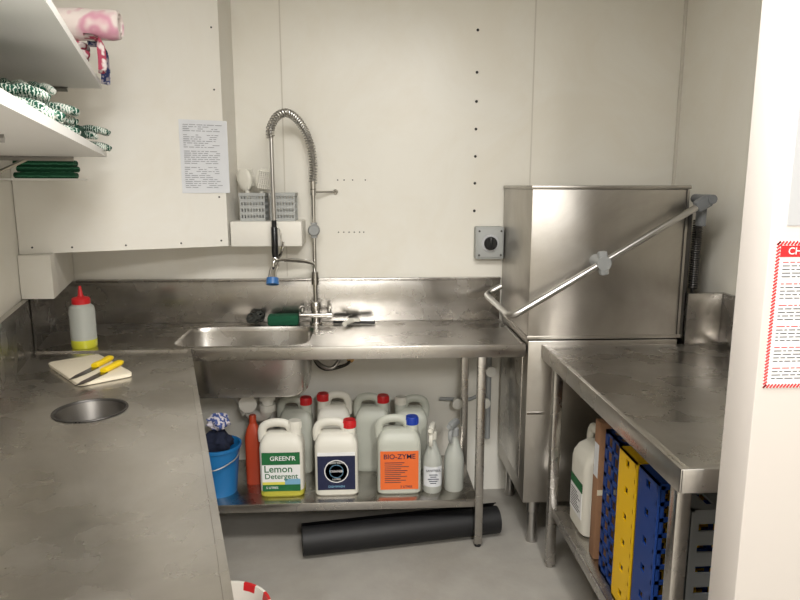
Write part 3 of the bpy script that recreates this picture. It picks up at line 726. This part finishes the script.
def place(X):
    global first
    if first: g.matrix_basis=X;first=False
    else: dup(g,None,X=X)
rnd=lambda a:random.uniform(-a,a)
for k in range(3): place(T(-1.10+rnd(.012),2.31,1.684+k*.027)@RZ(-4+rnd(20))@RY(rnd(3)))
for k in range(5): place(T(-.985+rnd(.02),1.78+rnd(.02),1.685+k*.027)@RZ(-10+rnd(30))@RY(rnd(3)))
for k in range(3): place(T(-.865+rnd(.02),1.40+rnd(.02),1.685+k*.027)@RZ(8+rnd(28))@RY(rnd(3)))
def folded(name,loc,rz,sx,sy,n,t,m_,label,group,cut=0):
    random.seed(int(abs(loc[0]*1000)+abs(loc[1]*100)));b=B()
    for i in range(n):
        jx,jy=random.uniform(-.008,.008),random.uniform(-.008,.008)
        ph=random.uniform(0,6);zz=t*i
        def f1(u,v):
            a=2*PI*u;c=math.cos(a);d=math.sin(a)
            w=1+.03*math.sin(5*a+ph)+.02*math.sin(11*a+2*ph)
            prof=math.sin(PI*v)**.35
            x=sx/2*math.copysign(abs(c)**.35,c)*w*(.93+.07*prof)*(1 if 0<v<1 else .0)
            y=sy/2*math.copysign(abs(d)**.35,d)*w*(.93+.07*prof)*(1 if 0<v<1 else .0)
            return (jx+x,jy+y,zz+t*.96*v)
        rows=[0,.02,.25,.5,.75,.98,1.0];rings=[]
        for v in rows: rings.append([b.bm.verts.new(Vector(f1(k/36,v))) for k in range(36)])
        for r_ in range(len(rows)-1):
            for k in range(36):
                b.bm.faces.new([rings[r_][k],rings[r_][(k+1)%36],rings[r_+1][(k+1)%36],rings[r_+1][k]])
    bmesh.ops.remove_doubles(b.bm,verts=b.bm.verts,dist=.0003)
    return b.fin(name,[m_],None,loc=loc,rz=rz,sharp=60,props=P(label,'cloth',group))
CG='cloths on the shelves'
folded('folded_cloth',(-1.105,2.08,1.671),16,.16,.13,5,.022,'navy','dark navy folded cloth on the glove shelf',CG)
folded('folded_cloth',(-.925,2.10,1.671),16,.13,.12,3,.02,'dkgreen','dark green folded cloth on the glove shelf',CG)
folded('folded_cloth',(-1.03,2.30,1.906),16,.21,.15,2,.026,'bluecloth','blue checked folded cloth on upper shelf',CG)
folded('folded_cloth',(-1.025,2.295,1.960),22,.23,.15,2,.026,'redcloth','red and white folded cloth on a blue cloth',CG)
folded('folded_cloth',(-1.02,2.11,1.906),16,.20,.15,4,.024,'cream','cream folded cloth on upper shelf',CG)
# roll
b=B()
b.m=RY(90)
b.lathe([(.001,.012),(.012,.010),(.014,.0),(.022,.004),(.024,.0),(.034,.003),(.036,-.002),(.044,.004),(.048,.02),(.047,.08),(.050,.14),(.047,.20),(.048,.25),(.044,.272),(.036,.278),(.034,.272),(.024,.276),(.022,.270),(.012,.274),(.001,.27)],30,0,(0,0,0),(False,False))
b.fin('rolled_cloth',['pink'],None,sharp=50,loc=(-1.07,2.27,2.064),rz=4,props=P('pink and white rolled cloth lying on folded cloths','cloth',CG))
def drape(x,y,z,w,drop,m_,label,seed):
    random.seed(seed);ph=random.uniform(0,6);b=B()
    def fn(u,v):
        s_=v*(.03+drop);wob=.010*math.sin(7*u+ph)+.005*math.sin(17*u+2*ph)
        if s_<.03: return (s_-.03,(u-.5)*w,.004+.003*math.sin(9*u))
        q=s_-.03;return (.014+wob*min(1,q/.03)+.004*math.sin(25*q),(u-.5)*w*(1-.5*q),-q)
    b.grid(fn,26,16);b.grid(lambda u,v:tuple(Vector(fn(u,v))+Vector((.003 if v>.3 else 0,0,.003))),26,16)
    return b.fin('draped_cloth',[m_],None,sharp=70,recalc=False,loc=(x,y,z),rz=16.7,props=P(label,'cloth','cloths hanging over the upper shelf'))
drape(sxr(2.36)+.004,2.36,2.012,.09,.12,'bluecloth','blue checked cloth draped over the shelf edge',1)
drape(sxr(2.25)+.004,2.25,2.012,.10,.10,'redcloth','red and white cloth draped over the shelf edge',2)
r=thing('folded_cloth_ledge','small white ledge below the glove shelf','ledge',(-1.2,2.42,1.575))
b=B();b.prism([(wl(2.5)+.003,2.5),(-1.05,2.56),(-1.01,2.44),(wl(2.36)+.003,2.36)],1.568,1.574);b.fin('board',['white'],r,True)
folded('folded_cloth',(-1.150,2.455,1.575),17,.20,.10,3,.022,'greencloth','stack of folded dark green cloths below the shelf',CG)

# ---------------------------------------------------------------- lights
for i,(x,y,e,rz,sy) in enumerate(((.55,-1.5,126,84,.22),(.1,.9,50,0,.5))):
    r=thing('ceiling_light','white fluorescent light fitting on the ceiling','light',(x,y,2.6),rz,'ceiling lights')
    b=B();b.boxb((-.62,-sy/2-.02,-.05),(.62,sy/2+.02,0),0,.006);b.fin('housing',['white'],r)
    la=bpy.data.lights.new('area','AREA');la.shape='RECTANGLE';la.size=1.2;la.size_y=sy;la.energy=e;la.color=(1,.982,.95)
    lo=bpy.data.objects.new('lamp',la);bpy.context.collection.objects.link(lo);lo.parent=r;lo.location=(0,0,-.06)
w=bpy.data.worlds.new('World');bpy.context.scene.world=w;w.use_nodes=True
w.node_tree.nodes['Background'].inputs[0].default_value=(1,.98,.95,1);w.node_tree.nodes['Background'].inputs[1].default_value=.3

# ---------------------------------------------------------------- camera
cd=bpy.data.cameras.new('Camera');cam=bpy.data.objects.new('Camera',cd);bpy.context.collection.objects.link(cam)
cd.sensor_width=36;cd.lens=36*650/800;cd.clip_start=.05
cam.location=(0,0,1.55);cam.rotation_euler=Euler((math.radians(80),0,math.radians(-3)),'XYZ')
bpy.context.scene.camera=cam
vs=bpy.context.scene.view_settings;vs.view_transform='Standard';vs.look='None';vs.exposure=0
